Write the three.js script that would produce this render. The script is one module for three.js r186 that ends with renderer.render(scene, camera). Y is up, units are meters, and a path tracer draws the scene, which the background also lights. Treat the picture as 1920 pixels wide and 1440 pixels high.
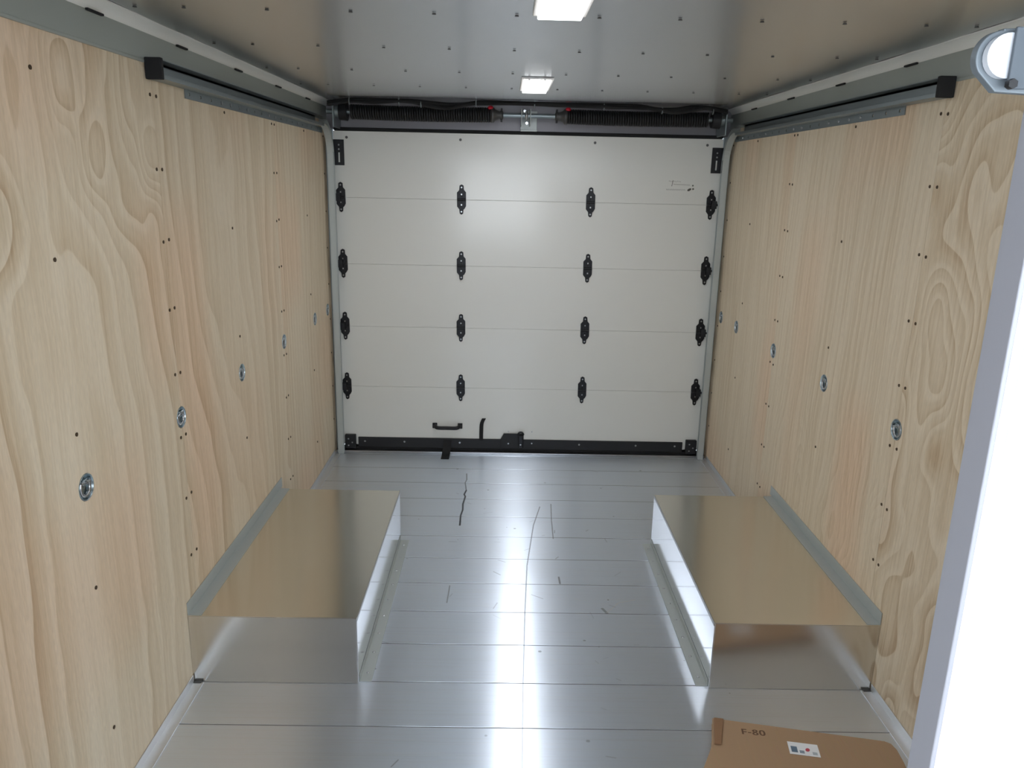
import * as THREE from 'three';
import { RectAreaLightUniformsLib } from 'three/addons/lights/RectAreaLightUniformsLib.js';
import { mergeGeometries } from 'three/addons/utils/BufferGeometryUtils.js';
import { RoundedBoxGeometry } from 'three/addons/geometries/RoundedBoxGeometry.js';

// ---------------------------------------------------------------- camera, sky, exposure
const scene = new THREE.Scene();
const camera = new THREE.PerspectiveCamera(2 * Math.atan(720 / 1463.6) * 180 / Math.PI, 4 / 3, 0.02, 60);
camera.position.set(-0.1325, 1.7064, 4.7771);
camera.rotation.order = 'YXZ';
camera.rotation.set(-0.2566, -0.0138, 0.0217);
scene.add(camera);
scene.background = new THREE.Color(0.86, 0.93, 1.0);     // overcast daylight outside the cab windows
scene.backgroundIntensity = 11;
const LAMP = 42;                                          // radiance of the ceiling lamps
const renderer = new THREE.WebGLRenderer({ antialias: true });
renderer.toneMapping = THREE.LinearToneMapping;
renderer.toneMappingExposure = 1.06;
renderer.shadowMap.enabled = true;
RectAreaLightUniformsLib.init();

// ---------------------------------------------------------------- measures (metres; z = 0 at the roll-up door, y = 0 at the floor)
const HW = 1.18, H = 2.123, FRONT = 4.2, PLY = 2.01, RING_Y = 0.929;
const RING_Z = [0.143, 0.4645, 1.09, 1.71, 2.32, 2.921];

// ---------------------------------------------------------------- helpers
let seed = 7;
const rnd = () => { seed = (seed * 1664525 + 1013904223) >>> 0; return seed / 4294967296; };
const taken = {};
function numbered(name) { const n = taken[name] = (taken[name] ?? -1) + 1; return n ? name + '_' + String(n).padStart(3, '0') : name; }
function shade(o) { o.traverse((c) => { if (c.isMesh) { c.castShadow = true; c.receiveShadow = true; } }); return o; }
function part(name, geo, mat, parent, label) {
  const m = new THREE.Mesh(Array.isArray(geo) ? merged(geo) : geo, mat); m.name = name; m.castShadow = m.receiveShadow = true;
  if (label) m.userData.label = label;
  parent.add(m); return m;
}
function merged(list) { return mergeGeometries(list.map((g) => { g = g.index ? g.toNonIndexed() : g; for (const k of Object.keys(g.attributes)) if (!['position', 'normal', 'uv'].includes(k)) g.deleteAttribute(k); return g; })); }
function thing(name, label, category, pos = [0, 0, 0], group) {
  const g = new THREE.Group(); g.name = numbered(name); g.position.set(...pos);
  g.userData = { label, category }; if (group) g.userData.group = group;
  scene.add(g); return g;
}
function setting(name, label, category) {
  const g = new THREE.Group(); g.name = name; g.userData = { label, category, kind: 'structure' }; scene.add(g); return g;
}
const box = (x0, x1, y0, y1, z0, z1) => new THREE.BoxGeometry(x1 - x0, y1 - y0, z1 - z0).translate((x0 + x1) / 2, (y0 + y1) / 2, (z0 + z1) / 2);
const rbox = (x0, x1, y0, y1, z0, z1, r = 0.003, s = 2) => new RoundedBoxGeometry(x1 - x0, y1 - y0, z1 - z0, s, r).translate((x0 + x1) / 2, (y0 + y1) / 2, (z0 + z1) / 2);
// uv in metres; on faces looking up, down or sideways u runs along z, so that a brushed finish drags highlights along z
function brushUV(g, across = false) {
  const p = g.attributes.position, n = g.attributes.normal, uv = new Float32Array(p.count * 2);
  for (let i = 0; i < p.count; i++) {
    const ax = Math.abs(n.getX(i)), ay = Math.abs(n.getY(i)), az = Math.abs(n.getZ(i));
    let u, v;
    if (az > ax && az > ay) { u = p.getY(i); v = p.getX(i); } else if (ay >= ax) { u = p.getZ(i); v = p.getX(i); } else { u = p.getZ(i); v = p.getY(i); if (across) [u, v] = [v, u]; }
    uv[2 * i] = u; uv[2 * i + 1] = v;
  }
  g.setAttribute('uv', new THREE.BufferAttribute(uv, 2)); return g;
}
// value noise
const PERM = new Uint8Array(512), VAL = new Float32Array(256);
{ const a = [...Array(256).keys()]; for (let i = 255; i > 0; i--) { const j = Math.floor(rnd() * (i + 1)); [a[i], a[j]] = [a[j], a[i]]; } for (let i = 0; i < 512; i++) PERM[i] = a[i & 255]; for (let i = 0; i < 256; i++) VAL[i] = rnd() * 2 - 1; }
function noise(x, y) {
  const xi = Math.floor(x), yi = Math.floor(y); let fx = x - xi, fy = y - yi;
  fx = fx * fx * fx * (fx * (fx * 6 - 15) + 10); fy = fy * fy * fy * (fy * (fy * 6 - 15) + 10);
  const X = xi & 255, Y = yi & 255, A = PERM[X] + Y, B = PERM[X + 1] + Y;
  const a = VAL[PERM[A]], b = VAL[PERM[B]], c = VAL[PERM[A + 1]], d = VAL[PERM[B + 1]];
  return (a + (b - a) * fx) * (1 - fy) + (c + (d - c) * fx) * fy;
}
const smooth = (a, b, x) => { x = Math.min(1, Math.max(0, (x - a) / (b - a))); return x * x * (3 - 2 * x); };
function dataTex(w, h, fn, srgb) {
  const d = new Uint8Array(w * h * 4);
  for (let j = 0; j < h; j++) for (let i = 0; i < w; i++) { const c = fn(i / w, j / h), k = (j * w + i) * 4; d[k] = c[0]; d[k + 1] = c[1]; d[k + 2] = c[2]; d[k + 3] = 255; }
  const t = new THREE.DataTexture(d, w, h, THREE.RGBAFormat); t.magFilter = THREE.LinearFilter; t.minFilter = THREE.LinearMipmapLinearFilter; t.generateMipmaps = true;
  t.wrapS = t.wrapT = THREE.RepeatWrapping; if (srgb) t.colorSpace = THREE.SRGBColorSpace; t.needsUpdate = true; return t;
}

// ---------------------------------------------------------------- materials
const std = (o) => new THREE.MeshStandardMaterial(o), phy = (o) => new THREE.MeshPhysicalMaterial(o);
// rotary-cut pine veneer: growth rings are the level lines of a field that is stretched along the grain
function veneer(w, h, o) {
  const pale = [222, 207, 182], mid = [206, 187, 157], dark = [180, 153, 121], W = Math.round(w * 720), Hh = Math.round(h * 720);
  return dataTex(W, Hh, (u, v) => {
    const x = u * w, y = v * h, q = o.off;
    let wob = noise(x * 1.4 + q, y * 0.8 + q * 2) * 0.05 + noise(x * 5 + q, y * 2.2) * 0.018 + noise(x * 17 + q, y * 8 + q) * 0.005;
    const wild = o.wild(x, y);
    const field = x * o.slope + o.amp * noise(x * o.fx + q * 3.1, y * o.fy + q * 1.7) + wild * (0.55 * noise(x * 4.2 + q, y * 2.3 + q) + 0.22 * noise(x * 9 + q * 5, y * 5.2)) + wob * o.wob;
    const ph = field * o.rings, k = Math.floor(ph), f = ph - k;
    const strength = 0.45 + 0.55 * VAL[(k * 37 + 11) & 255] ** 2 + 0.2 * noise(x * 3 + 9, y * 1.3 + k);
    let band = (0.55 * smooth(0.1, 0.5, f) + 0.45 * smooth(0.55, 0.94, f)) * (1 - smooth(0.955, 1.0, f));
    band *= Math.min(1, Math.max(0.12, strength)) * o.contrast;
    // fine lines along the grain
    const fl = noise(x * 150 + wob * 90 + q, y * 3.1 + q) * 0.5 + noise(x * 310 + wob * 190, y * 7) * 0.3 + noise(x * 60 + wob * 40 + q, y * 1.2) * 0.35;
    const fib = Math.max(-0.25, Math.min(0.3, fl * o.fibre));
    const patch = 0.5 + 0.5 * noise(x * 2.1 + 50 + q, y * 1.2 + 7), pink = Math.max(0, noise(x * 3.3 + 90 + q, y * 1.5 + 31));
    let t = Math.min(1, Math.max(0, band + fib * 0.55 + 0.10 * patch));
    const c = [0, 0, 0];
    for (let i = 0; i < 3; i++) c[i] = t < 0.5 ? pale[i] + (mid[i] - pale[i]) * t * 2 : mid[i] + (dark[i] - mid[i]) * (t - 0.5) * 2;
    const g = 1 + 0.025 * noise(x * 500, y * 60 + q);
    c[0] *= g * (1 + pink * 0.015); c[1] *= g * (1 - pink * 0.035); c[2] *= g * (1 - pink * 0.06);
    return c.map((e) => Math.max(0, Math.min(255, e)));
  }, true);
}
const woodMat = (map) => std({ map, roughness: 0.62, metalness: 0 });
const M = {
  ceiling: phy({ color: 0xcdd0d3, metalness: 1, roughness: 0.27, anisotropy: 0.9 }),
  sheet: phy({ color: 0xe6e4dc, metalness: 1, roughness: 0.2, anisotropy: 0.9 }),
  mirror: phy({ color: 0xe6e7e9, metalness: 1, roughness: 0.12, anisotropy: 0.3 }),
  front: phy({ color: 0xdcdad6, metalness: 1, roughness: 0.2, anisotropy: 0.2 }),
  rail: std({ color: 0xa8aea8, metalness: 0.45, roughness: 0.5 }),
  strip: std({ color: 0xe2e2dc, metalness: 0.0, roughness: 0.45 }),
  galv: std({ color: 0x8f989a, metalness: 0.9, roughness: 0.42 }),
  galvLight: std({ color: 0xb6bcba, metalness: 0.45, roughness: 0.48 }),
  angle: std({ color: 0xd9dbdd, metalness: 0.7, roughness: 0.35 }),
  zinc: std({ color: 0xa9b6bb, metalness: 1, roughness: 0.28 }),
  black: std({ color: 0x17181b, metalness: 0.1, roughness: 0.55 }),
  blackMetal: std({ color: 0x1b1c20, metalness: 0.4, roughness: 0.42 }),
  rubber: std({ color: 0x101113, roughness: 0.8 }),
  hole: std({ color: 0x4a3a28, metalness: 0.3, roughness: 0.7 }),
  rivet: std({ color: 0x5c5c5c, metalness: 0.7, roughness: 0.5 }),
  steel: std({ color: 0xb4b6b8, metalness: 1, roughness: 0.3 }),
  door: phy({ color: 0xdadad4, roughness: 0.42, clearcoat: 0.5, clearcoatRoughness: 0.16 }),
  header: std({ color: 0x7c7a7e, metalness: 0.75, roughness: 0.5 }),
  red: std({ color: 0xd01830, roughness: 0.5 }),
  leaf: std({ color: 0xe9e9ee, roughness: 0.45 }),
  leafEdge: std({ color: 0x96979e, metalness: 0.1, roughness: 0.5 }),
  white: std({ color: 0xf2f2f0, roughness: 0.4 }),
  cab: std({ color: 0x9a9a9c, roughness: 0.8 }),
  skin: std({ color: 0xa8a8a8, roughness: 0.7 }),
  lens: std({ color: 0xffffff, emissive: 0xffffff, emissiveIntensity: 3, roughness: 0.5 }),
  card: std({ color: 0xb58a5c, roughness: 0.85 }),
};

// ---------------------------------------------------------------- floor: aluminium planks laid across the body
const floor = setting('floor', 'brushed aluminium plank floor of the cargo body', 'floor');
part('subfloor', box(-HW - 0.06, HW + 0.06, -0.08, -0.03, -0.1, FRONT), std({ color: 0x3c3e40, metalness: 0.3, roughness: 0.7 }), floor);
const marks = document.createElement('canvas'); marks.width = 2048; marks.height = 1024;   // canvas x = z 0..4.2, canvas y = x -1.18..1.18
{
  const g = marks.getContext('2d'); g.fillStyle = 'rgb(228,236,246)'; g.fillRect(0, 0, 2048, 1024);
  const P = ([x, z]) => [z / FRONT * 2048, (HW - x) / (2 * HW) * 1024];
  // grain of the extrusions, along the planks
  for (let i = 0; i < 5000; i++) { const x = rnd() * 2048, y = rnd() * 1024, l = 30 + rnd() * 180, v = 205 + rnd() * 36; g.fillStyle = `rgba(${v},${v + 3},${v + 8},0.2)`; g.fillRect(x, y, 0.8, l); }
  const line = (pts, w, a, c = '52,54,58') => { g.strokeStyle = `rgba(${c},${a})`; g.lineWidth = w; g.lineCap = 'round'; g.beginPath(); pts.forEach((p, i) => g[i ? 'lineTo' : 'moveTo'](...P(p))); g.stroke(); };
  line([[-0.331, 0.402], [-0.326, 0.5], [-0.333, 0.546], [-0.321, 0.66]], 2.2, 0.55);
  line([[-0.321, 0.66], [-0.33, 0.72], [-0.322, 0.75], [-0.33, 0.853], [-0.327, 0.93], [-0.334, 1.0], [-0.332, 1.122]], 3.4, 0.85);
  line([[0.086, 0.872], [0.043, 1.108], [-0.001, 1.536], [-0.021, 1.945], [-0.038, 2.397], [-0.05, 2.807], [-0.06, 3.2]], 1.6, 0.6);
  line([[0.148, 0.834], [0.139, 1.04], [0.135, 1.258]], 1.8, 0.5);
  line([[0.137, 1.64], [0.139, 1.7]], 3, 0.45); line([[0.3, 1.9], [0.315, 1.935]], 5, 0.35); line([[0.315, 1.93], [0.375, 1.851], [0.446, 1.828]], 3, 0.5, '236,236,236');
  line([[-0.341, 1.73], [-0.343, 1.871]], 1.8, 0.4);
  for (let i = 0; i < 90; i++) { const x = (rnd() * 2 - 1) * 0.55, z = 0.3 + rnd() * 2.9, a = rnd() * 7, l = 0.01 + rnd() * 0.05; line([[x, z], [x + Math.cos(a) * l, z + Math.sin(a) * l]], 0.8 + rnd(), 0.15 + 0.25 * rnd(), rnd() < 0.5 ? '70,72,76' : '240,240,240'); }
  for (let i = 0; i < 40; i++) { const [cx, cy] = P([(rnd() * 2 - 1) * 0.9, 0.3 + rnd() * 3]); g.fillStyle = `rgba(80,82,86,${0.2 + 0.4 * rnd()})`; g.beginPath(); g.arc(cx, cy, 1 + rnd() * 2.2, 0, 7); g.fill(); }
}
const marksTex = new THREE.CanvasTexture(marks); marksTex.colorSpace = THREE.SRGBColorSpace; marksTex.wrapS = marksTex.wrapT = THREE.ClampToEdgeWrapping;
const smudge = dataTex(512, 256, (u, v) => { const n = 0.5 + 0.25 * noise(u * 14, v * 8) + 0.16 * noise(u * 40, v * 22 + 5) + 0.12 * noise(u * 9, v * 120); const g = Math.round(255 * Math.min(1, Math.max(0, 0.84 + 0.12 * n))); return [g, g, g]; });
const floorMat = phy({ map: marksTex, roughnessMap: smudge, metalness: 0.85, roughness: 0.345, anisotropy: 1 });
{
  const sealant = std({ color: 0x6a6e74, roughness: 0.8 }), pitch = 0.231, first = 1.245 - 6 * pitch;
  for (let k = 0; k < 19; k++) {
    const z0 = Math.max(-0.02, first + k * pitch + 0.0022), z1 = Math.min(FRONT, first + (k + 1) * pitch - 0.0022); if (z1 - z0 < 0.02) continue;
    const c = 0.0004, s = new THREE.Shape(); // cross-section (z, y) with eased edges
    s.moveTo(z0, -0.03); s.lineTo(z1, -0.03); s.lineTo(z1, -c * 1.3); s.lineTo(z1 - c, 0); s.lineTo(z0 + c, 0); s.lineTo(z0, -c * 1.3); s.closePath();
    const g = new THREE.ExtrudeGeometry(s, { depth: 2 * HW, bevelEnabled: false });
    g.applyMatrix4(new THREE.Matrix4().makeBasis(new THREE.Vector3(0, 0, 1), new THREE.Vector3(0, 1, 0), new THREE.Vector3(-1, 0, 0))).translate(HW, 0, 0);
    const p = g.attributes.position, uv = g.attributes.uv;
    for (let i = 0; i < p.count; i++) uv.setXY(i, p.getZ(i) / FRONT, (p.getX(i) + HW) / (2 * HW));
    part('plank', g, floorMat, floor);
    if (k < 18) part('seam_sealant', box(-HW, HW, -0.03, -0.0006, z1, z1 + 0.0044), sealant, floor);
  }
}
{ // bright sill under the roll-up door
  part('door_sill', rbox(-1.179, 1.179, 0, 0.014, -0.06, 0.066, 0.003), M.steel, floor, 'bright metal door sill');
}

// ---------------------------------------------------------------- ceiling: riveted aluminium sheet
const ceiling = setting('ceiling', 'riveted bare aluminium ceiling sheet of the cargo body', 'ceiling');
{
  const zs = 260, g = new THREE.PlaneGeometry(FRONT + 0.1, 2 * HW + 0.1, zs, 24); // x -> z, y -> x
  const p = g.attributes.position, pos = [];
  for (let i = 0; i < p.count; i++) {
    const z = p.getX(i) + FRONT / 2, x = p.getY(i);
    const bow = Math.cos((z - 0.84) / 0.571 * 2 * Math.PI);        // pulled up to the bows at each rivet row
    p.setXYZ(i, x, H + 0.0016 * bow + 0.0022 * noise(z * 1.3 + 3, x * 1.9) + 0.0008 * noise(z * 4, x * 3 + 8), z);
  }
  g.computeVertexNormals(); brushUV(g);
  part('ceiling_sheet', g, M.ceiling, ceiling);
  part('roof_skin', box(-HW - 0.1, HW + 0.1, H + 0.03, H + 0.07, -0.1, FRONT), M.skin, ceiling);
  const rv = new THREE.CylinderGeometry(0.0045, 0.006, 0.003, 10);
  for (const z of [0.84, 1.388, 1.978, 2.552, 3.12, 3.69]) for (const x of [-1.106, -0.979, -0.763, -0.545, -0.327, -0.11, 0.107, 0.32, 0.536, 0.755, 0.972, 1.106]) {
    const r = part('rivet', rv, M.rivet, ceiling); r.position.set(x, H - 0.002, z);
  }
}

// ---------------------------------------------------------------- side walls: plywood sheets with round cut-outs for the tie-down rings
const spans = [[-0.06, 1.09], [1.09, 2.32], [2.32, 3.54], [3.54, 4.2]];
const none = () => 0;
const grain = {
  left: [
    { off: 3.1, slope: 1.0, amp: 0.10, fx: 1.6, fy: 0.5, rings: 17, wob: 1, contrast: 0.5, fibre: 0.9, wild: none },
    { off: 8.4, slope: 0.75, amp: 0.17, fx: 2.1, fy: 0.3, rings: 11, wob: 1.5, contrast: 0.75, fibre: 0.5, wild: (x, y) => 0.10 * smooth(0.75, 0.15, y) },
    { off: 21.7, slope: 1.0, amp: 0.15, fx: 2.1, fy: 0.28, rings: 11, wob: 1.7, contrast: 0.9, fibre: 0.45, wild: (x, y) => 0.65 * smooth(1.4, 1.75, y) },
    { off: 30.2, slope: 0.9, amp: 0.3, fx: 1.5, fy: 0.5, rings: 9, wob: 1, contrast: 0.7, fibre: 0.5, wild: none },
  ],
  right: [
    { off: 41.3, slope: 1.0, amp: 0.10, fx: 1.5, fy: 0.45, rings: 22, wob: 1, contrast: 0.32, fibre: 1.0, wild: none },
    { off: 47.9, slope: 1.0, amp: 0.20, fx: 1.5, fy: 0.5, rings: 24, wob: 1.2, contrast: 0.36, fibre: 0.85, wild: (x, y) => 0.35 * smooth(0.95, 0.3, y) },
    { off: 57.2, slope: 0.45, amp: 0.42, fx: 2.1, fy: 0.8, rings: 8, wob: 1.6, contrast: 1.0, fibre: 0.6, wild: (x, y) => 0.6 },
    { off: 66.6, slope: 0.9, amp: 0.3, fx: 1.5, fy: 0.5, rings: 9, wob: 1, contrast: 0.7, fibre: 0.5, wild: none },
  ],
};
const screwHead = new THREE.CylinderGeometry(0.0048, 0.0056, 0.0024, 10).rotateZ(Math.PI / 2);
for (const [side, s] of [['left', -1], ['right', 1]]) {
  const wall = setting('wall_' + side, side + ' wall of plywood sheets in the cargo body', 'wall');
  part('outer_skin', box(s * HW + s * 0.045 - 0.006, s * HW + s * 0.045 + 0.006, -0.03, H + 0.03, -0.1, FRONT), M.skin, wall);
  spans.forEach(([a0, b0], i) => {
    const a = a0 + 0.0008, b = b0 - 0.0008, R = 0.036, pts = new THREE.Shape(), X = (z) => (s < 0 ? z : -z);
    const notchA = RING_Z.some((z) => Math.abs(z - a0) < 0.01), notchB = RING_Z.some((z) => Math.abs(z - b0) < 0.01);
    pts.moveTo(X(a), 0.002); pts.lineTo(X(b), 0.002);
    const arc = (zc, dir) => { for (let k = 0; k <= 16; k++) { const t = -Math.PI / 2 + Math.PI * k / 16; pts.lineTo(X(zc + dir * Math.cos(t) * R), RING_Y + (dir < 0 ? 1 : -1) * Math.sin(t) * R); } };
    if (notchB) arc(b, -1);
    pts.lineTo(X(b), PLY); pts.lineTo(X(a), PLY);
    if (notchA) arc(a, 1);
    pts.closePath();
    for (const z of RING_Z) if (z > a0 + 0.05 && z < b0 - 0.05) { const hpath = new THREE.Path(); hpath.absarc(X(z), RING_Y, R, 0, Math.PI * 2, true); pts.holes.push(hpath); }
    const g = new THREE.ExtrudeGeometry(pts, { depth: 0.012, bevelEnabled: false, curveSegments: 20 });
    const zb = new THREE.Vector3(s, 0, 0), xb = new THREE.Vector3(0, 0, s < 0 ? 1 : -1);
    g.applyMatrix4(new THREE.Matrix4().makeBasis(xb, new THREE.Vector3(0, 1, 0), zb)).translate(s * HW, 0, 0);
    const p = g.attributes.position, uv = g.attributes.uv;
    for (let k = 0; k < p.count; k++) uv.setXY(k, (p.getZ(k) - a0) / (b0 - a0), p.getY(k) / PLY);
    const sheet = part('plywood_panel', g, woodMat(veneer(b0 - a0, PLY, grain[side][i])), wall);
    const cols = [];
    if (i < 3) { cols.push([b0 - 0.022, 1, 1]); cols.push([(a0 + b0) / 2 + (i ? 0.005 : 0.02), 2, 1]); }
    if (i > 0) cols.push([a0 + 0.02, 1, 1]);
    if (!i) cols.push([0.09, 1, 1]);
    for (const [z, every] of cols) for (let k = 0; k < 10; k += every) {
      const y = 1.923 - k * 0.2115 + (rnd() - 0.5) * 0.006, zz = z + (rnd() - 0.5) * 0.006; if (y < 0.03) continue;
      const m = part('screw', screwHead, M.hole, sheet); m.position.set(s * (HW - 0.0008), y, zz);
    }
  });
}

// ---------------------------------------------------------------- header above the roll-up door, and its posts
const header = setting('wall_back', 'dull grey metal header above the roll-up door', 'wall');
part('header_panel', rbox(-HW - 0.03, HW + 0.03, 1.965, H + 0.03, -0.06, 0.0, 0.004), M.header, header);
part('header_seal', rbox(-1.13, 1.13, 1.9585, 1.976, -0.02, 0.034, 0.004), M.rubber, header, 'black rubber seal under the header');
for (const s of [-1, 1]) part('door_post', rbox(Math.min(s * 1.137, s * 1.21), Math.max(s * 1.137, s * 1.21), 0.0142, 1.97, -0.06, 0.03, 0.003), M.galv, header);

// ---------------------------------------------------------------- roll-up door
const door = setting('door_1', 'white sectional roll-up door closing the back of the cargo body', 'door');
const seams = [0.045, 0.43, 0.812, 1.193, 1.582, 1.957];
for (let i = 0; i < 5; i++) {
  const g = new RoundedBoxGeometry(2.268, seams[i + 1] - seams[i] - 0.0008, 0.032, 2, 0.0014);
    part('door_panel', g, M.door, door).position.set(0, (seams[i] + seams[i + 1]) / 2, 0.016);
}
part('backing_sheet', box(-1.134, 1.134, 0.03, 1.96, -0.006, -0.001), M.skin, door);
part('bottom_seal', rbox(-1.136, 1.136, 0.0142, 0.031, -0.004, 0.036, 0.003), M.rubber, door, 'black rubber bottom seal');
// hinge: an eight-cornered leaf with pointed ends, a barrel, and four screws
const hingeShape = new THREE.Shape([[0, 0.086], [0.011, 0.08], [0.013, 0.056], [0.025, 0.042], [0.026, -0.036], [0.019, -0.05], [0.011, -0.058], [0.009, -0.08], [0, -0.086], [-0.009, -0.08], [-0.012, -0.056], [-0.025, -0.04], [-0.026, 0.04], [-0.013, 0.054], [-0.011, 0.08]].map(([x, y]) => new THREE.Vector2(x, y)));
const hingeGeo = new THREE.ExtrudeGeometry(hingeShape, { depth: 0.005, bevelEnabled: true, bevelSize: 0.001, bevelThickness: 0.001, bevelSegments: 1 });
const barrel = merged([new THREE.CylinderGeometry(0.007, 0.007, 0.05, 12).rotateZ(Math.PI / 2).translate(0, 0, 0.009), box(-0.008, -0.004, -0.04, 0.04, 0.005, 0.012), box(0.004, 0.008, -0.04, 0.04, 0.005, 0.012)]);
const screwGeo = new THREE.CylinderGeometry(0.0042, 0.0052, 0.003, 10).rotateX(Math.PI / 2);
const rollerStem = merged([box(0, 0.02, -0.022, 0.022, 0.004, 0.03), new THREE.CylinderGeometry(0.006, 0.006, 0.03, 10).rotateZ(Math.PI / 2).translate(0.012, 0, 0.022)]);
for (let r = 0; r < 4; r++) for (let c = 0; c < 4; c++) {
  const h = new THREE.Group(); h.name = 'hinge'; door.add(h);
  h.position.set([-1.1, -0.389, 0.375, 1.09][c], seams[4 - r] + 0.001, 0.0325);
  part('hinge_leaf', hingeGeo, M.blackMetal, h); part('barrel', barrel, M.black, h);
  for (const y of [0.07, 0.03, -0.03, -0.07]) part('screw', screwGeo, M.steel, h).position.set(0, y, 0.0065);
  if (c === 0 || c === 3) part('roller_stem', rollerStem, M.black, h).scale.x = c ? 1.4 : -1.4;
}
for (const s of [-1, 1]) { // top roller brackets, slotted black plates
  const b = new THREE.Shape(); b.moveTo(-0.029, -0.072); b.lineTo(0.029, -0.072); b.lineTo(0.029, 0.072); b.lineTo(-0.029, 0.072); b.closePath();
  const slot = new THREE.Path(); slot.moveTo(-0.005, -0.055); slot.lineTo(0.005, -0.055); slot.lineTo(0.005, 0); slot.lineTo(-0.005, 0); slot.closePath(); b.holes.push(slot);
  const br = new THREE.Group(); br.name = 'top_bracket'; door.add(br); br.position.set(s * 1.102, 1.836, 0.033);
  part('plate', new THREE.ExtrudeGeometry(b, { depth: 0.006, bevelEnabled: false }), M.black, br);
  part('side_fin', box(s > 0 ? 0.023 : -0.029, s > 0 ? 0.029 : -0.023, -0.07, 0.07, 0.006, 0.045), M.black, br);
  for (const y of [0.018, 0.042]) part('screw', screwGeo, M.steel, br).position.set(0, y, 0.0075);
}
for (const x of [-1.057, -0.397, 0.386, 1.042]) part('top_screw', new THREE.CylinderGeometry(0.0075, 0.008, 0.004, 12).rotateX(Math.PI / 2), M.rivet, door).position.set(x, 1.921, 0.033);
{ // black bottom rail with its end blocks, screws, latch, handle and pull straps
  part('bottom_rail', rbox(-1.04, 1.035, 0.0315, 0.096, 0.0, 0.042, 0.003), M.black, door, 'black bottom rail');
  for (const x of [-0.997, -0.746, -0.393, 0.371, 0.734, 0.985]) { const m = part('rail_screw', screwGeo, M.steel, door); m.position.set(x, 0.07, 0.043); m.scale.setScalar(1.3); }
  for (const s of [-1, 1]) {
    const e = new THREE.Group(); e.name = 'end_block'; door.add(e); e.position.set(s * 1.088, 0.068, 0.02);
    part('block', rbox(-0.034, 0.034, -0.046, 0.046, -0.02, 0.035, 0.004), M.black, e);
    for (const [x, y] of [[-0.012, 0.02], [0.012, -0.004], [-0.012, -0.024]]) part('screw', screwGeo, M.steel, e).position.set(x, y, 0.036);
  }
  const l = new THREE.Group(); l.name = 'latch'; door.add(l); l.position.set(-0.057, 0.09, 0.042);
  const ls = new THREE.Shape([[-0.075, -0.045], [0.07, -0.045], [0.07, 0.046], [-0.055, 0.046], [-0.075, 0.01]].map(([x, y]) => new THREE.Vector2(x, y)));
  part('plate', new THREE.ExtrudeGeometry(ls, { depth: 0.006, bevelEnabled: true, bevelSize: 0.001, bevelThickness: 0.001, bevelSegments: 1 }), M.black, l);
  part('bolt', [rbox(0.038, 0.066, -0.04, 0.04, 0.006, 0.026, 0.004), new THREE.TorusGeometry(0.017, 0.006, 8, 18, Math.PI).translate(0.052, 0.044, 0.016)], M.blackMetal, l);
  for (const x of [-0.026, 0.052]) part('screw', screwGeo, M.steel, l).position.set(x, -0.018, x > 0 ? 0.028 : 0.0085);
  for (const x of [-0.084, 0.066]) part('panel_screw', screwGeo, M.steel, door).position.set(x, 0.147, 0.033);
  part('rail_screw', screwGeo, M.steel, door).position.set(0.067, 0.073, 0.043);
  const h = new THREE.Group(); h.name = 'grab_handle'; door.add(h); h.position.set(-0.472, 0.18, 0.032);
  for (const s of [-1, 1]) { part('foot', rbox(s * 0.08 - 0.015, s * 0.08 + 0.015, -0.018, 0.018, 0, 0.008, 0.003), M.black, h); part('screw', screwGeo, M.steel, h).position.set(s * 0.083, 0, 0.009); }
  part('grip', new THREE.TubeGeometry(new THREE.CatmullRomCurve3([[-0.078, 0.002, 0.004], [-0.073, 0, 0.03], [-0.062, -0.003, 0.04], [0, -0.004, 0.042], [0.062, -0.003, 0.04], [0.073, 0, 0.03], [0.078, 0.002, 0.004]].map((v) => new THREE.Vector3(...v))), 48, 0.0115, 10), M.black, h);
  // webbing strap standing from the rail, and the pull strap hanging to the floor
  const web = (pts, w, t) => { // flat band along a curve in the yz plane, x offset in pts[0]
    const c = new THREE.CatmullRomCurve3(pts.map((v) => new THREE.Vector3(...v))), n = 24, sh = new THREE.Shape([new THREE.Vector2(-t / 2, -w / 2), new THREE.Vector2(t / 2, -w / 2), new THREE.Vector2(t / 2, w / 2), new THREE.Vector2(-t / 2, w / 2)]);
    const g = new THREE.BufferGeometry(), pos = [], idx = [];
    for (let i = 0; i <= n; i++) { const p = c.getPoint(i / n), T = c.getTangent(i / n), side = new THREE.Vector3(1, 0, 0), nn = new THREE.Vector3().crossVectors(side, T).normalize(); for (const [a, b] of [[-1, -1], [1, -1], [1, 1], [-1, 1]]) pos.push(p.x + a * w / 2 + nn.x * b * t / 2, p.y + nn.y * b * t / 2, p.z + nn.z * b * t / 2); }
    for (let i = 0; i < n; i++) for (let k = 0; k < 4; k++) { const a = i * 4 + k, b = i * 4 + (k + 1) % 4; idx.push(a, b, a + 4, b, b + 4, a + 4); }
    idx.push(0, 2, 1, 0, 3, 2, n * 4, n * 4 + 1, n * 4 + 2, n * 4, n * 4 + 2, n * 4 + 3);
    g.setAttribute('position', new THREE.Float32BufferAttribute(pos, 3)); g.setIndex(idx); const f = g.toNonIndexed(); f.computeVertexNormals(); f.setAttribute('uv', new THREE.Float32BufferAttribute(new Float32Array(f.attributes.position.count * 2), 2)); return f;
  };
  part('pull_loop', web([[-0.256, 0.09, 0.046], [-0.256, 0.15, 0.05], [-0.254, 0.2, 0.047], [-0.246, 0.222, 0.04], [-0.24, 0.232, 0.034]], 0.024, 0.004), M.rubber, door, 'upright black webbing loop');
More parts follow.
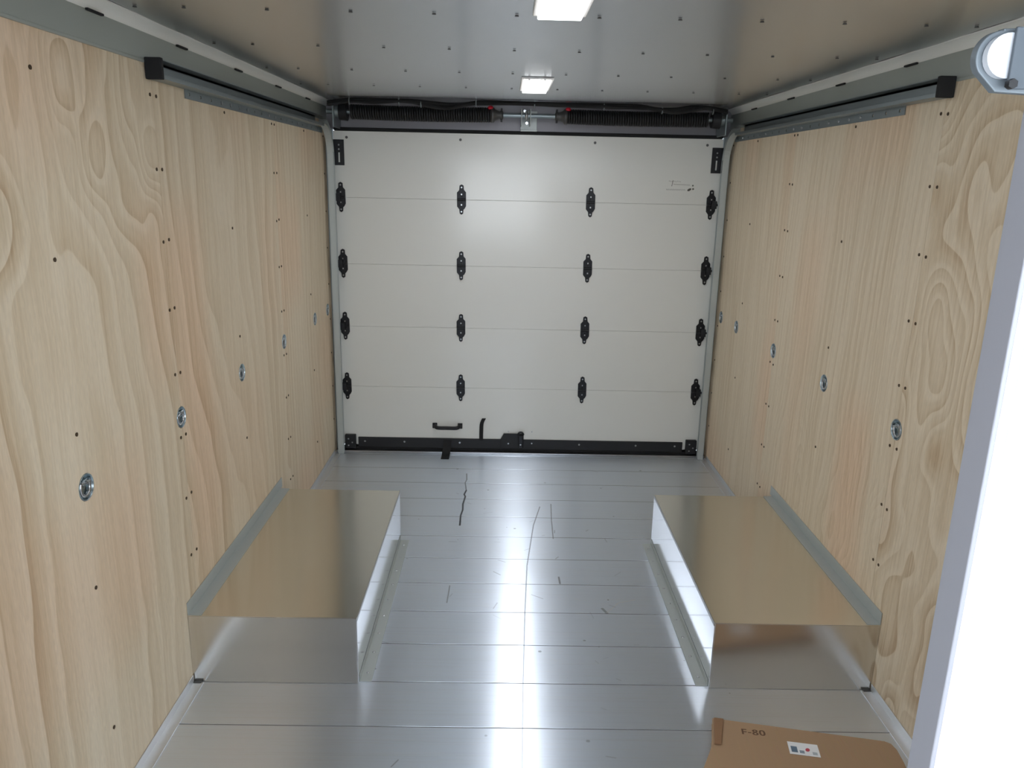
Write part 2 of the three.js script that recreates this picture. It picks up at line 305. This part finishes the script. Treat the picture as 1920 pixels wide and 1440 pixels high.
  part('pull_strap', web([[-0.47, 0.085, 0.045], [-0.472, 0.05, 0.06], [-0.476, 0.022, 0.085], [-0.478, 0.008, 0.12], [-0.479, 0.004, 0.165]], 0.05, 0.006), M.rubber, door, 'black pull strap drooping onto the floor');
}
{ // small faded stamp printed near the top right corner
  const c = document.createElement('canvas'); c.width = 256; c.height = 120; const g = c.getContext('2d');
  g.fillStyle = '#dadad4'; g.fillRect(0, 0, 256, 120); g.filter = 'none';
  g.strokeStyle = 'rgba(105,105,98,0.75)'; g.lineWidth = 5; g.beginPath(); g.moveTo(62, 12); g.lineTo(54, 58); g.stroke();
  g.lineWidth = 4; g.strokeStyle = 'rgba(105,105,98,0.55)'; g.beginPath(); g.moveTo(66, 42); g.lineTo(200, 46); g.stroke();
  g.fillStyle = 'rgba(105,105,98,0.5)'; for (let i = 0; i < 9; i++) g.fillRect(30 + i * 11, 14 + (i % 3) * 2, 5, 8); for (let i = 0; i < 22; i++) g.fillRect(12 + i * 7, 78 + (i % 2) * 3, 4, 9);
  g.fillStyle = 'rgba(60,60,48,0.95)'; g.beginPath(); g.ellipse(196, 82, 17, 9, -0.5, 0, 7); g.fill(); g.fillStyle = 'rgba(90,90,80,0.8)'; g.beginPath(); g.arc(222, 50, 7, 0, 7); g.arc(226, 76, 8, 0, 7); g.fill();
  const t = new THREE.CanvasTexture(c); t.colorSpace = THREE.SRGBColorSpace;
  const a = document.createElement('canvas'); a.width = 256; a.height = 120; const ga = a.getContext('2d'); ga.fillStyle = '#000'; ga.fillRect(0, 0, 256, 120);
  ga.strokeStyle = ga.fillStyle = '#999'; ga.lineWidth = 5; ga.beginPath(); ga.moveTo(62, 12); ga.lineTo(54, 58); ga.stroke(); ga.lineWidth = 4; ga.strokeStyle = '#777'; ga.beginPath(); ga.moveTo(66, 42); ga.lineTo(200, 46); ga.stroke();
  ga.fillStyle = '#666'; for (let i = 0; i < 9; i++) ga.fillRect(30 + i * 11, 14 + (i % 3) * 2, 5, 8); for (let i = 0; i < 22; i++) ga.fillRect(12 + i * 7, 78 + (i % 2) * 3, 4, 9);
  ga.fillStyle = '#eee'; ga.beginPath(); ga.ellipse(196, 82, 17, 9, -0.5, 0, 7); ga.fill(); ga.fillStyle = '#bbb'; ga.beginPath(); ga.arc(222, 50, 7, 0, 7); ga.arc(226, 76, 8, 0, 7); ga.fill();
  const am = new THREE.CanvasTexture(a);
  part('printed_stamp', new THREE.PlaneGeometry(0.19, 0.089), std({ map: t, alphaMap: am, transparent: true, roughness: 0.5 }), door, 'small faded grey printed stamp').position.set(0.905, 1.684, 0.0332);
}

// ---------------------------------------------------------------- counterbalance above the door
{
  const cb = thing('door_counterbalance', 'black twin torsion spring counterbalance on a grey shaft above the roll-up door', 'door spring', [0, 2.052, 0.16]);
  part('shaft', new THREE.CylinderGeometry(0.0127, 0.0127, 2.28, 16).rotateZ(Math.PI / 2), M.galv, cb, 'grey steel shaft');
  const coil = (x0, x1) => {
    class Helix extends THREE.Curve { getPoint(t, o = new THREE.Vector3()) { const n = 58, a = t * n * 2 * Math.PI, R = 0.034; return o.set(x0 + (x1 - x0) * t, R * Math.cos(a) - 0.004 * Math.sin(t * Math.PI), R * Math.sin(a)); } }
    return new THREE.TubeGeometry(new Helix(), 58 * 16, 0.0073, 6);
  };
  for (const s of [-1, 1]) {
    const x0 = s < 0 ? -1.0 : 0.2, x1 = s < 0 ? -0.21 : 1.0;
    const sp = part('spring', coil(x0, x1), M.black, cb), xi = s < 0 ? x1 : x0;
    const dir = -s; // cone points to the middle
    const cone = new THREE.LatheGeometry([[0.014, 0.06], [0.026, 0.055], [0.026, 0.045], [0.02, 0.04], [0.03, 0.015], [0.042, 0.006], [0.042, -0.01], [0.014, -0.012]].map(([r, y]) => new THREE.Vector2(r, y)), 20).rotateZ(dir > 0 ? -Math.PI / 2 : Math.PI / 2);
    part('winding_cone', cone, M.rivet, sp).position.set(xi, 0, 0);
    part('red_mark', new THREE.SphereGeometry(0.016, 14, 10).scale(1, 0.75, 0.8), M.red, sp, 'red painted mark').position.set(xi - dir * 0.012, 0.036, 0.02);
    for (let k = 0; k < 4; k++) part('set_bolt', rbox(-0.005, 0.005, 0, 0.012, -0.005, 0.005, 0.001), M.black, sp).position.set(xi + dir * 0.05, k < 2 ? 0.024 : -0.036, k % 2 ? 0.012 : -0.012);
    const e = part('end_plate', [rbox(s * 1.095 - 0.004, s * 1.095 + 0.004, -0.085, 0.06, -0.15, 0.05, 0.003), new THREE.CylinderGeometry(0.03, 0.03, 0.02, 16).rotateZ(Math.PI / 2).translate(s * 1.08, 0, 0)], M.galv, cb);
    part('cable_drum', new THREE.CylinderGeometry(0.045, 0.05, 0.045, 20).rotateZ(Math.PI / 2), M.black, cb).position.set(s * 1.045, 0, 0);
  }
  const br = part('center_bracket', [rbox(-0.05, 0.046, -0.07, 0.037, -0.158, -0.15, 0.002), rbox(-0.05, -0.045, -0.05, 0.037, -0.15, 0.02, 0.002), rbox(0.0, 0.005, -0.05, 0.037, -0.15, 0.02, 0.002), rbox(-0.05, 0.046, -0.078, -0.07, -0.158, -0.1, 0.002)], M.galvLight, cb, 'grey steel centre bracket');
  part('bearing', new THREE.TorusGeometry(0.02, 0.008, 8, 20).rotateY(Math.PI / 2), M.steel, br).position.set(-0.02, 0, 0);
  for (const [x, y] of [[-0.03, 0.024], [-0.018, -0.04]]) part('bolt', new THREE.CylinderGeometry(0.008, 0.008, 0.016, 6).rotateX(Math.PI / 2), M.steel, br).position.set(x, y, -0.0);
}
{ // wiring harness along the top of the header
  const hs = thing('wiring_harness', 'sagging black wiring harness strung along the ceiling above the door springs', 'wiring');
  const P = [[-1.11, 2.085], [-0.98, 2.1], [-0.853, 2.106], [-0.652, 2.108], [-0.55, 2.092], [-0.45, 2.084], [-0.36, 2.096], [-0.277, 2.108], [-0.104, 2.112], [0.127, 2.11], [0.25, 2.112], [0.388, 2.106], [0.5, 2.1], [0.591, 2.108], [0.7, 2.094], [0.796, 2.087], [0.88, 2.1], [0.96, 2.109], [1.08, 2.09]];
  const run = (dy, dz, w, k) => new THREE.TubeGeometry(new THREE.CatmullRomCurve3(P.map(([x, y], i) => new THREE.Vector3(x, Math.min(H - w - 0.004, y + dy + 0.006 * Math.sin(i * k)), 0.26 + dz + 0.006 * Math.cos(i * k)))), 160, w, 8);
  part('cable', run(0.004, 0, 0.0115, 1.7), M.rubber, hs); part('cable', run(-0.006, 0.012, 0.008, 2.3), M.rubber, hs); part('cable', run(-0.004, -0.02, 0.009, 1.1), M.black, hs);
  for (const x of [-0.99, -0.72, -0.6, -0.3, 0.02, 0.4, 0.72, 1.0]) { const i = P.findIndex((q) => q[0] > x); part('clip', new THREE.TorusGeometry(0.016, 0.0035, 6, 16).rotateY(Math.PI / 2), M.galv, hs).position.set(x, Math.min(P[i][1], 2.103), 0.262); }
}

// ---------------------------------------------------------------- roll-up door tracks (upright, bend, then a channel along the wall)
function sweepU(path, w, d, t, inward) { // U-channel swept along a path in the yz plane, open towards the middle of the body
  // section: (a along x towards the room, b along the path's normal)
  const sec = [[0, -w / 2], [d, -w / 2], [d, -w / 2 + t], [t, -w / 2 + t], [t, w / 2 - t], [d, w / 2 - t], [d, w / 2], [0, w / 2]];
  const pos = [], idx = [], n = path.length;
  path.forEach((p, i) => {
    const a = path[Math.max(0, i - 1)], b = path[Math.min(n - 1, i + 1)], ty = b[0] - a[0], tz = b[1] - a[1], L = Math.hypot(ty, tz), ny = -tz / L, nz = ty / L;
    for (const [q, r] of sec) pos.push(inward * q, p[0] + ny * r, p[1] + nz * r);
  });
  const m = sec.length;
  for (let i = 0; i < n - 1; i++) for (let k = 0; k < m; k++) { const a = i * m + k, b = i * m + (k + 1) % m; if (inward > 0) idx.push(a, b, a + m, b, b + m, a + m); else idx.push(a, a + m, b, b, a + m, b + m); }
  const g = new THREE.BufferGeometry(); g.setAttribute('position', new THREE.Float32BufferAttribute(pos, 3)); g.setIndex(idx);
  const f = g.toNonIndexed(); f.computeVertexNormals(); f.setAttribute('uv', new THREE.Float32BufferAttribute(new Float32Array(f.attributes.position.count * 2), 2)); return f;
}
for (const s of [-1, 1]) {
  const side = s < 0 ? 'left' : 'right';
  const tr = thing('door_track', `galvanised door track beside the roll-up door, bending along the ${side} wall top`, 'door track', [s * 1.158, 0, 0], 'roll-up door tracks');
  const up = [[0.003, 0.085], [1.0, 0.085], [1.80, 0.085]]; for (let k = 1; k <= 12; k++) { const t = k / 12 * Math.PI / 2; up.push([1.80 + 0.19 * Math.sin(t), 0.085 + 0.19 * (1 - Math.cos(t))]); }
  part('upright_track', sweepU(up, 0.028, 0.036, 0.003, -s), M.galvLight, tr);
  for (const y of [0.06, 0.6, 1.2, 1.7]) part('track_bracket', rbox(-0.002, 0.002, y - 0.02, y + 0.02, 0.01, 0.075, 0.001), M.galv, tr);
  part('wall_channel', [rbox(s > 0 ? 0.018 : -0.021, s > 0 ? 0.021 : -0.018, 1.966, 2.022, 0.28, 2.35, 0.001), rbox(Math.min(0, -s * 0.03) + (s > 0 ? 0 : -0.02), Math.max(0, -s * 0.03) + (s > 0 ? 0.02 : 0), 1.966, 1.9695, 0.28, 2.35, 0.001), rbox(Math.min(0, -s * 0.022) + (s > 0 ? 0 : -0.02), Math.max(0, -s * 0.022) + (s > 0 ? 0.02 : 0), 2.019, 2.022, 0.28, 2.35, 0.001), rbox(-s * 0.0285 - 0.0015, -s * 0.0285 + 0.0015, 1.968, 1.979, 0.28, 2.35, 0.001)], M.galv, tr);
  part('end_cap', rbox(Math.min(s * 0.018, -s * 0.03), Math.max(s * 0.018, -s * 0.03), 1.964, 2.024, 2.348, 2.366, 0.003), M.rubber, tr, 'black rubber end stop');
  // perforated angle under the channel
  const sh = new THREE.Shape(); sh.moveTo(0.12, 1.938); sh.lineTo(2.08, 1.938); sh.lineTo(2.08, 1.9665); sh.lineTo(0.12, 1.9665); sh.closePath();
  for (let k = 0; k < 20; k++) { const hp = new THREE.Path(); hp.absarc(2.045 - k * 0.0985, 1.953, 0.0058, 0, Math.PI * 2, true); sh.holes.push(hp); }
  const g = new THREE.ExtrudeGeometry(sh, { depth: 0.003, bevelEnabled: false, curveSegments: 6 }); g.applyMatrix4(new THREE.Matrix4().makeBasis(new THREE.Vector3(0, 0, 1), new THREE.Vector3(0, 1, 0), new THREE.Vector3(-1, 0, 0))).translate(s > 0 ? 0.0205 : -0.0175, 0, 0);
  const pa = part('perforated_angle', g, M.galv, tr);
  for (const k of [3, 4, 5, 6, 9, 10, 14, 18]) part('bolt', new THREE.CylinderGeometry(0.0055, 0.0065, 0.005, 8).rotateZ(Math.PI / 2), M.steel, pa).position.set(s * 0.0165, 1.953, 2.045 - k * 0.0985);
}

// ---------------------------------------------------------------- rails between the plywood and the ceiling
for (const [side, s, n] of [['left', -1, 1], ['right', 1, 2]]) {
  const t = setting('trim_' + n, `grey metal top rail with a pale cove strip along the ${side} side of the ceiling`, 'trim');
  const X = (a, b, ...r) => rbox(Math.min(s * a, s * b), Math.max(s * a, s * b), ...r);
  part('top_rail', [X(1.176, 1.2, PLY, 2.1, 0, FRONT, 0.002), X(1.172, 1.18, PLY - 0.002, PLY + 0.006, 2.37, FRONT, 0.002)], M.rail, t);
  const sh = new THREE.Shape(); sh.moveTo(1.176, 2.092); sh.quadraticCurveTo(1.172, 2.112, 1.146, 2.119); sh.lineTo(1.146, 2.1225); sh.lineTo(1.176, 2.1225); sh.closePath();
  const g = new THREE.ExtrudeGeometry(sh, { depth: FRONT, bevelEnabled: false, curveSegments: 8 });
  if (s < 0) { g.scale(-1, 1, 1); const ix = g.attributes.position, nm = g.attributes.normal; for (let i = 0; i < ix.count; i += 3) for (const at of [ix, nm]) { const a = [at.getX(i + 1), at.getY(i + 1), at.getZ(i + 1)]; at.setXYZ(i + 1, at.getX(i + 2), at.getY(i + 2), at.getZ(i + 2)); at.setXYZ(i + 2, ...a); } }
  part('cove_strip', g, M.strip, t, 'pale cove strip');
  for (let k = 0; k < 7; k++) { const z = 0.44 + k * 0.548; part('clip', X(1.168, 1.178, 2.088, 2.094, z - 0.04, z + 0.04, 0.002), M.rubber, t, 'small black clip'); }
}

// ---------------------------------------------------------------- floor edge angles
for (const [side, s] of [['left', -1], ['right', 1]]) {
  const b = setting('baseboard_' + side, `pale metal angle where the floor meets the ${side} plywood wall`, 'trim');
  const X = (a, c, ...r) => rbox(Math.min(s * a, s * c), Math.max(s * a, s * c), ...r);
  for (const [z0, z1] of [[0.1, 1.29], [2.42, FRONT]]) part('edge_angle', [X(1.142, 1.179, 0.0005, 0.0035, z0, z1, 0.001), X(1.176, 1.179, 0.0005, 0.03, z0, z1, 0.001)], M.angle, b);
}

// ---------------------------------------------------------------- wheel boxes
for (const s of [-1, 1]) {
  const side = s < 0 ? 'left' : 'right', z0 = 1.298, z1 = 2.415, hb = 0.257, xi = 0.609;
  const w = thing('wheel_box', s < 0 ? 'polished aluminium wheel box against the left plywood wall' : 'polished aluminium wheel box against the right plywood wall, behind the cardboard', 'wheel box', [s * xi, 0, (z0 + z1) / 2], 'wheel boxes');
  const L = (z1 - z0) / 2, D = HW - xi - 0.001, X = (a, c, ...r) => rbox(Math.min(s * a, s * c), Math.max(s * a, s * c), ...r);
  part('top_sheet', brushUV(X(0, D, hb - 0.003, hb, -L, L, 0.0012)), M.sheet, w);
  part('side_sheet', brushUV(X(0, 0.003, 0.001, hb - 0.0032, -L, L, 0.001)), M.mirror, w);
  part('front_sheet', brushUV(X(0.0035, D, 0.001, hb - 0.0032, L - 0.003, L, 0.001)), M.front, w);
  part('back_sheet', brushUV(X(0.0035, D, 0.001, hb - 0.0032, -L, -L + 0.003, 0.001)), M.sheet, w);
  part('edge_bead', X(-0.002, 0.001, hb - 0.012, hb + 0.0005, -L, L, 0.001), M.steel, w);
  part('wall_flange', [X(D - 0.045, D, hb + 0.0003, hb + 0.003, -L, L, 0.001), X(D - 0.003, D, hb, hb + 0.046, -L - 0.03, L, 0.001)], M.galvLight, w, 'dull grey wall angle');
  const fl = part('floor_flange', [X(-0.042, -0.001, 0.0004, 0.0032, -L + 0.005, L - 0.012, 0.001), X(-0.003, -0.0005, 0.0004, 0.028, -L + 0.005, L - 0.012, 0.001)], M.galvLight, w, 'dull grey floor angle');
  for (let k = 0; k < 9; k++) part('rivet', new THREE.SphereGeometry(0.006, 12, 6, 0, Math.PI * 2, 0, Math.PI / 2).scale(1, 0.5, 1), M.steel, fl).position.set(-s * 0.022, 0.003, -L + 0.06 + k * (2 * L - 0.12) / 8);
  part('corner_tab', X(D - 0.03, D, 0.0005, 0.006, L, L + 0.012, 0.001), M.rivet, w);
}

// ---------------------------------------------------------------- tie-down rings in round recessed pans
const panGeo = new THREE.LatheGeometry([[0.001, -0.019], [0.02, -0.0185], [0.029, -0.012], [0.0325, -0.001], [0.0335, 0.0008], [0.0352, 0.0006], [0.0354, -0.003], [0.0335, -0.004]].map(([r, y]) => new THREE.Vector2(r, y)), 32).rotateX(Math.PI / 2);
const dShape = new THREE.CatmullRomCurve3([[-0.02, 0.012, 0], [-0.021, -0.004, 0], [-0.014, -0.018, 0], [0, -0.023, 0], [0.014, -0.018, 0], [0.021, -0.004, 0], [0.02, 0.012, 0]].map((v) => new THREE.Vector3(...v)));
const ringGeo = merged([new THREE.TubeGeometry(dShape, 30, 0.0045, 8), new THREE.CylinderGeometry(0.0045, 0.0045, 0.042, 8).rotateZ(Math.PI / 2).translate(0, 0.012, 0)]);
const strapGeo = rbox(-0.012, 0.012, 0.004, 0.021, -0.012, 0.0052, 0.002);
const proto = new THREE.Group();
part('pan', panGeo, M.zinc, proto); part('ring', ringGeo, M.steel, proto).position.z = -0.004; part('ring_strap', strapGeo, M.zinc, proto).position.z = -0.006;
part('bolt', new THREE.CylinderGeometry(0.0048, 0.0055, 0.004, 6).rotateX(Math.PI / 2), M.steel, proto).position.set(0, 0.013, 0.001);
const ord = ['nearest the roll-up door', 'second from the roll-up door', 'third from the roll-up door', 'fourth from the roll-up door', 'fifth from the roll-up door', 'sixth from the roll-up door'];
for (const s of [-1, 1]) RING_Z.forEach((z, i) => {
  if (s > 0 && i === 5) return;
  const t = proto.clone(); t.name = numbered('tie_down_ring'); scene.add(t);
  t.position.set(s * (HW - 0.0008), RING_Y, z); t.rotation.set(0, -s * Math.PI / 2, 0);
  t.children[1].rotation.z = (rnd() - 0.5) * 0.8;
  t.userData = { label: `zinc tie-down ring recessed in the ${s < 0 ? 'left' : 'right'} plywood wall, ${ord[i]}`, category: 'tie-down ring', group: 'tie-down rings in the plywood walls' };
});

// ---------------------------------------------------------------- ceiling lamps
function lamp(x, z, label) {
  const t = thing('ceiling_lamp', label, 'lamp', [x, H, z], 'ceiling lamps');
  const w = 0.114, l = 0.445;
  part('housing', [rbox(-w / 2 - 0.012, w / 2 + 0.012, -0.009, -0.001, -l / 2 - 0.012, l / 2 + 0.012, 0.003)], M.white, t);
  part('lens', rbox(-w / 2, w / 2, -0.02, -0.009, -l / 2, l / 2, 0.004), M.lens, t, 'glowing white lens');
  for (const sx of [-0.036, 0.03]) for (const sz of [-1, 1]) part('tab', rbox(sx - 0.004, sx + 0.004, -0.014, -0.009, sz * (l / 2 + 0.006) - 0.005, sz * (l / 2 + 0.006) + 0.005, 0.001), M.white, t);
  const a = new THREE.RectAreaLight(0xf6f9ff, LAMP, w, l); a.position.set(0, -0.022, 0); a.rotation.x = -Math.PI / 2; t.add(a); a.name = 'lamp_light';
}
lamp(-0.003, 1.052, 'glowing ceiling lamp nearer the roll-up door');
lamp(-0.001, 2.822, 'glowing ceiling lamp at the top edge of the view');

// ---------------------------------------------------------------- flattened cardboard carton on the floor
{
  const t = thing('cardboard_carton', 'flattened brown cardboard carton with a white label on the floor before the right wheel box', 'carton', [0.8, 0, 2.9]);
  const cs = document.createElement('canvas'); cs.width = 512; cs.height = 512; const g = cs.getContext('2d'); g.fillStyle = '#a5896c'; g.fillRect(0, 0, 512, 512);
  for (let i = 0; i < 900; i++) { g.fillStyle = `rgba(${135 + rnd() * 55},${108 + rnd() * 48},${80 + rnd() * 45},0.12)`; g.fillRect(rnd() * 512, rnd() * 512, 1 + rnd() * 2, 10 + rnd() * 60); }
  g.fillStyle = 'rgba(84,60,44,0.85)'; g.save(); g.translate(160, 62); g.rotate(0.12); g.font = 'bold 30px sans-serif'; g.fillText('F-80', 0, 0); g.restore();
  g.fillStyle = 'rgba(70,45,30,0.75)'; for (const [x, y, w, h] of [[70, 190, 60, 16], [180, 215, 50, 12], [330, 215, 90, 26]]) { g.beginPath(); g.ellipse(x + w / 2, y + h / 2, w / 2, h / 2, 0.1, 0, 7); g.fill(); }
  const ct = new THREE.CanvasTexture(cs); ct.colorSpace = THREE.SRGBColorSpace;
  const C = std({ map: ct, roughness: 0.85 });
  // outline of the carton in (x, z) about its origin, with a rounded worn corner
  const o = [[-0.228, -0.289], [0.285, -0.191], [0.3, -0.18], [0.305, -0.155], [0.3, -0.1], [0.22, 0.3], [-0.37, 0.19], [-0.31, -0.07], [-0.258, -0.17]];
  const sh = new THREE.Shape(o.map(([x, z]) => new THREE.Vector2(x, -z)));
  const slab = (th) => { const q = new THREE.ExtrudeGeometry(sh, { depth: th, bevelEnabled: true, bevelSize: 0.002, bevelThickness: 0.002, bevelSegments: 2 }).rotateX(-Math.PI / 2); const p = q.attributes.position, uv = q.attributes.uv; for (let i = 0; i < p.count; i++) uv.setXY(i, (p.getX(i) + 0.37) / 0.68, 1 - (p.getZ(i) + 0.29) / 0.6); return q; };
  part('bottom_panel', slab(0.004).translate(0, 0.003, 0), C, t);
  part('top_panel', slab(0.004).translate(0, 0.024, 0), C, t);
  // folded edges that keep the two panels apart
  const fold = (a, b, w) => { const dx = b[0] - a[0], dz = b[1] - a[1], L = Math.hypot(dx, dz); return rbox(0, L, 0.004, 0.026, -w / 2, w / 2, 0.0015).rotateY(-Math.atan2(dz, dx)).translate(a[0], 0, a[1]); };
  part('folded_edge', fold([-0.224, -0.285], [0.283, -0.188], 0.006), C, t); part('folded_edge', fold([-0.226, -0.285], [-0.362, 0.185], 0.006), C, t); part('folded_edge', fold([0.3, -0.15], [0.222, 0.295], 0.006), C, t);
  // strip flap along the short side, raised a little
  part('side_flap', new THREE.ExtrudeGeometry(new THREE.Shape([[-0.226, -0.284], [-0.198, -0.279], [-0.235, -0.165], [-0.254, -0.168]].map(([x, z]) => new THREE.Vector2(x, -z))), { depth: 0.004, bevelEnabled: true, bevelSize: 0.001, bevelThickness: 0.001, bevelSegments: 1 }).rotateX(-Math.PI / 2).translate(0, 0.0325, 0), std({ color: 0x8a6a4e, roughness: 0.85 }), t, 'darker brown side flap');
  // label
  const lc = document.createElement('canvas'); lc.width = 128; lc.height = 96; const lg = lc.getContext('2d'); lg.fillStyle = '#e8ecef'; lg.fillRect(0, 0, 128, 96);
  lg.fillStyle = '#5b7186'; lg.fillRect(10, 34, 26, 46); lg.fillStyle = '#8798a8'; lg.fillRect(44, 60, 20, 22); lg.fillStyle = '#c0485a'; lg.beginPath(); lg.ellipse(80, 50, 9, 14, 0.3, 0, 7); lg.fill(); lg.fillStyle = '#a9b4bd'; lg.fillRect(98, 62, 20, 22);
  const lt = new THREE.CanvasTexture(lc); lt.colorSpace = THREE.SRGBColorSpace;
  const lab = part('paper_label', new THREE.BoxGeometry(0.09, 0.0006, 0.055), std({ map: lt, roughness: 0.6 }), t, 'white paper label'); lab.position.set(0.016, 0.0312, -0.15); lab.rotation.y = -0.17;
}

// ---------------------------------------------------------------- bulkhead between cargo body and cab, with its open doorway and sliding door
{
  const w = setting('wall_front', 'grey bulkhead with an open doorway between cab and cargo body', 'wall');
  part('bulkhead_panel', rbox(-HW - 0.05, -0.66, -0.03, H + 0.03, FRONT, FRONT + 0.03, 0.003), M.cab, w);
  part('bulkhead_header', rbox(-0.66, HW + 0.05, 1.9, H + 0.03, FRONT, FRONT + 0.03, 0.003), M.cab, w);
  const d = thing('bulkhead_door', 'overexposed white bulkhead door leaf at the right edge, close to the viewer', 'door', [0.252, 0, FRONT - 0.002]);
  part('leaf', rbox(0.004, 0.92, 0.02, 1.765, -0.03, 0.0, 0.002), M.leaf, d);
  part('edge_trim', rbox(0, 0.0045, 0.02, 1.765, -0.032, 0.001, 0.0015), M.leafEdge, d, 'grey edge of the leaf');
  part('face_molding', rbox(0.012, 0.018, 0.02, 1.765, 0.0, 0.004, 0.0018, 2), M.leaf, d);
  // roller hanger at the top of the leading edge
  const r = new THREE.Group(); r.name = 'roller_hanger'; d.add(r); r.position.set(-0.04, 1.796, 0.002);
  const hs = new THREE.Shape(); hs.moveTo(0.05, 0.02); hs.lineTo(0, 0.0175); hs.absarc(0, 0, 0.0165, Math.PI / 2, Math.PI * 1.2, false); hs.lineTo(0.0, -0.022); hs.lineTo(0.05, -0.024); hs.closePath();
  part('hanger_plate', new THREE.ExtrudeGeometry(hs, { depth: 0.006, bevelEnabled: true, bevelSize: 0.001, bevelThickness: 0.001, bevelSegments: 2 }).translate(0, 0, -0.012), std({ color: 0x747c82, metalness: 0.5, roughness: 0.6 }), r, 'grey rounded hanger plate');
  part('roller', new THREE.CylinderGeometry(0.0148, 0.0148, 0.006, 28).rotateX(Math.PI / 2), std({ color: 0xc6cad0, roughness: 0.5 }), r, 'white nylon roller').position.set(0.001, 0, -0.001);
  part('cover_plate', rbox(0.0015, 0.05, -0.022, 0.018, 0.003, 0.006, 0.001), std({ color: 0x565d64, metalness: 0.4, roughness: 0.65 }), r);
  part('bolt', new THREE.CylinderGeometry(0.0035, 0.0035, 0.005, 6).rotateX(Math.PI / 2), M.black, r).position.set(0.003, -0.019, 0.007);
}

// ---------------------------------------------------------------- cab behind the viewer: a plain shell with a windscreen and side windows
{
  const z0 = FRONT + 0.03, z1 = 6.3, W = 1.12, T = 0.04;
  const c = setting('wall_cab', 'plain grey cab shell with a wide windscreen and side windows', 'wall');
  part('cab_floor', box(-W, W, -0.07, -0.03, z0, z1), M.cab, c); part('cab_roof', box(-W, W, H, H + T, z0, z1), M.cab, c);
  for (const s of [-1, 1]) {
    const X = (a, b, ...r) => box(Math.min(s * a, s * b), Math.max(s * a, s * b), ...r);
    part('cab_side', X(W, W + T, -0.03, 0.95, z0, z1), M.cab, c); part('cab_side', X(W, W + T, 1.8, H, z0, z1), M.cab, c); part('cab_pillar', X(W, W + T, 0.95, 1.8, z0, 4.95), M.cab, c); part('cab_pillar', X(W, W + T, 0.95, 1.8, 5.95, z1), M.cab, c);
  }
  part('cowl', box(-W, W, -0.03, 0.95, z1, z1 + T), M.cab, c); part('windscreen_header', box(-W, W, 1.95, H, z1, z1 + T), M.cab, c);
  for (const s of [-1, 1]) part('windscreen_pillar', box(s < 0 ? -W : W - 0.1, s < 0 ? -W + 0.1 : W, 0.95, 1.95, z1, z1 + T), M.cab, c);
}

shade(scene);
renderer.render(scene, camera);
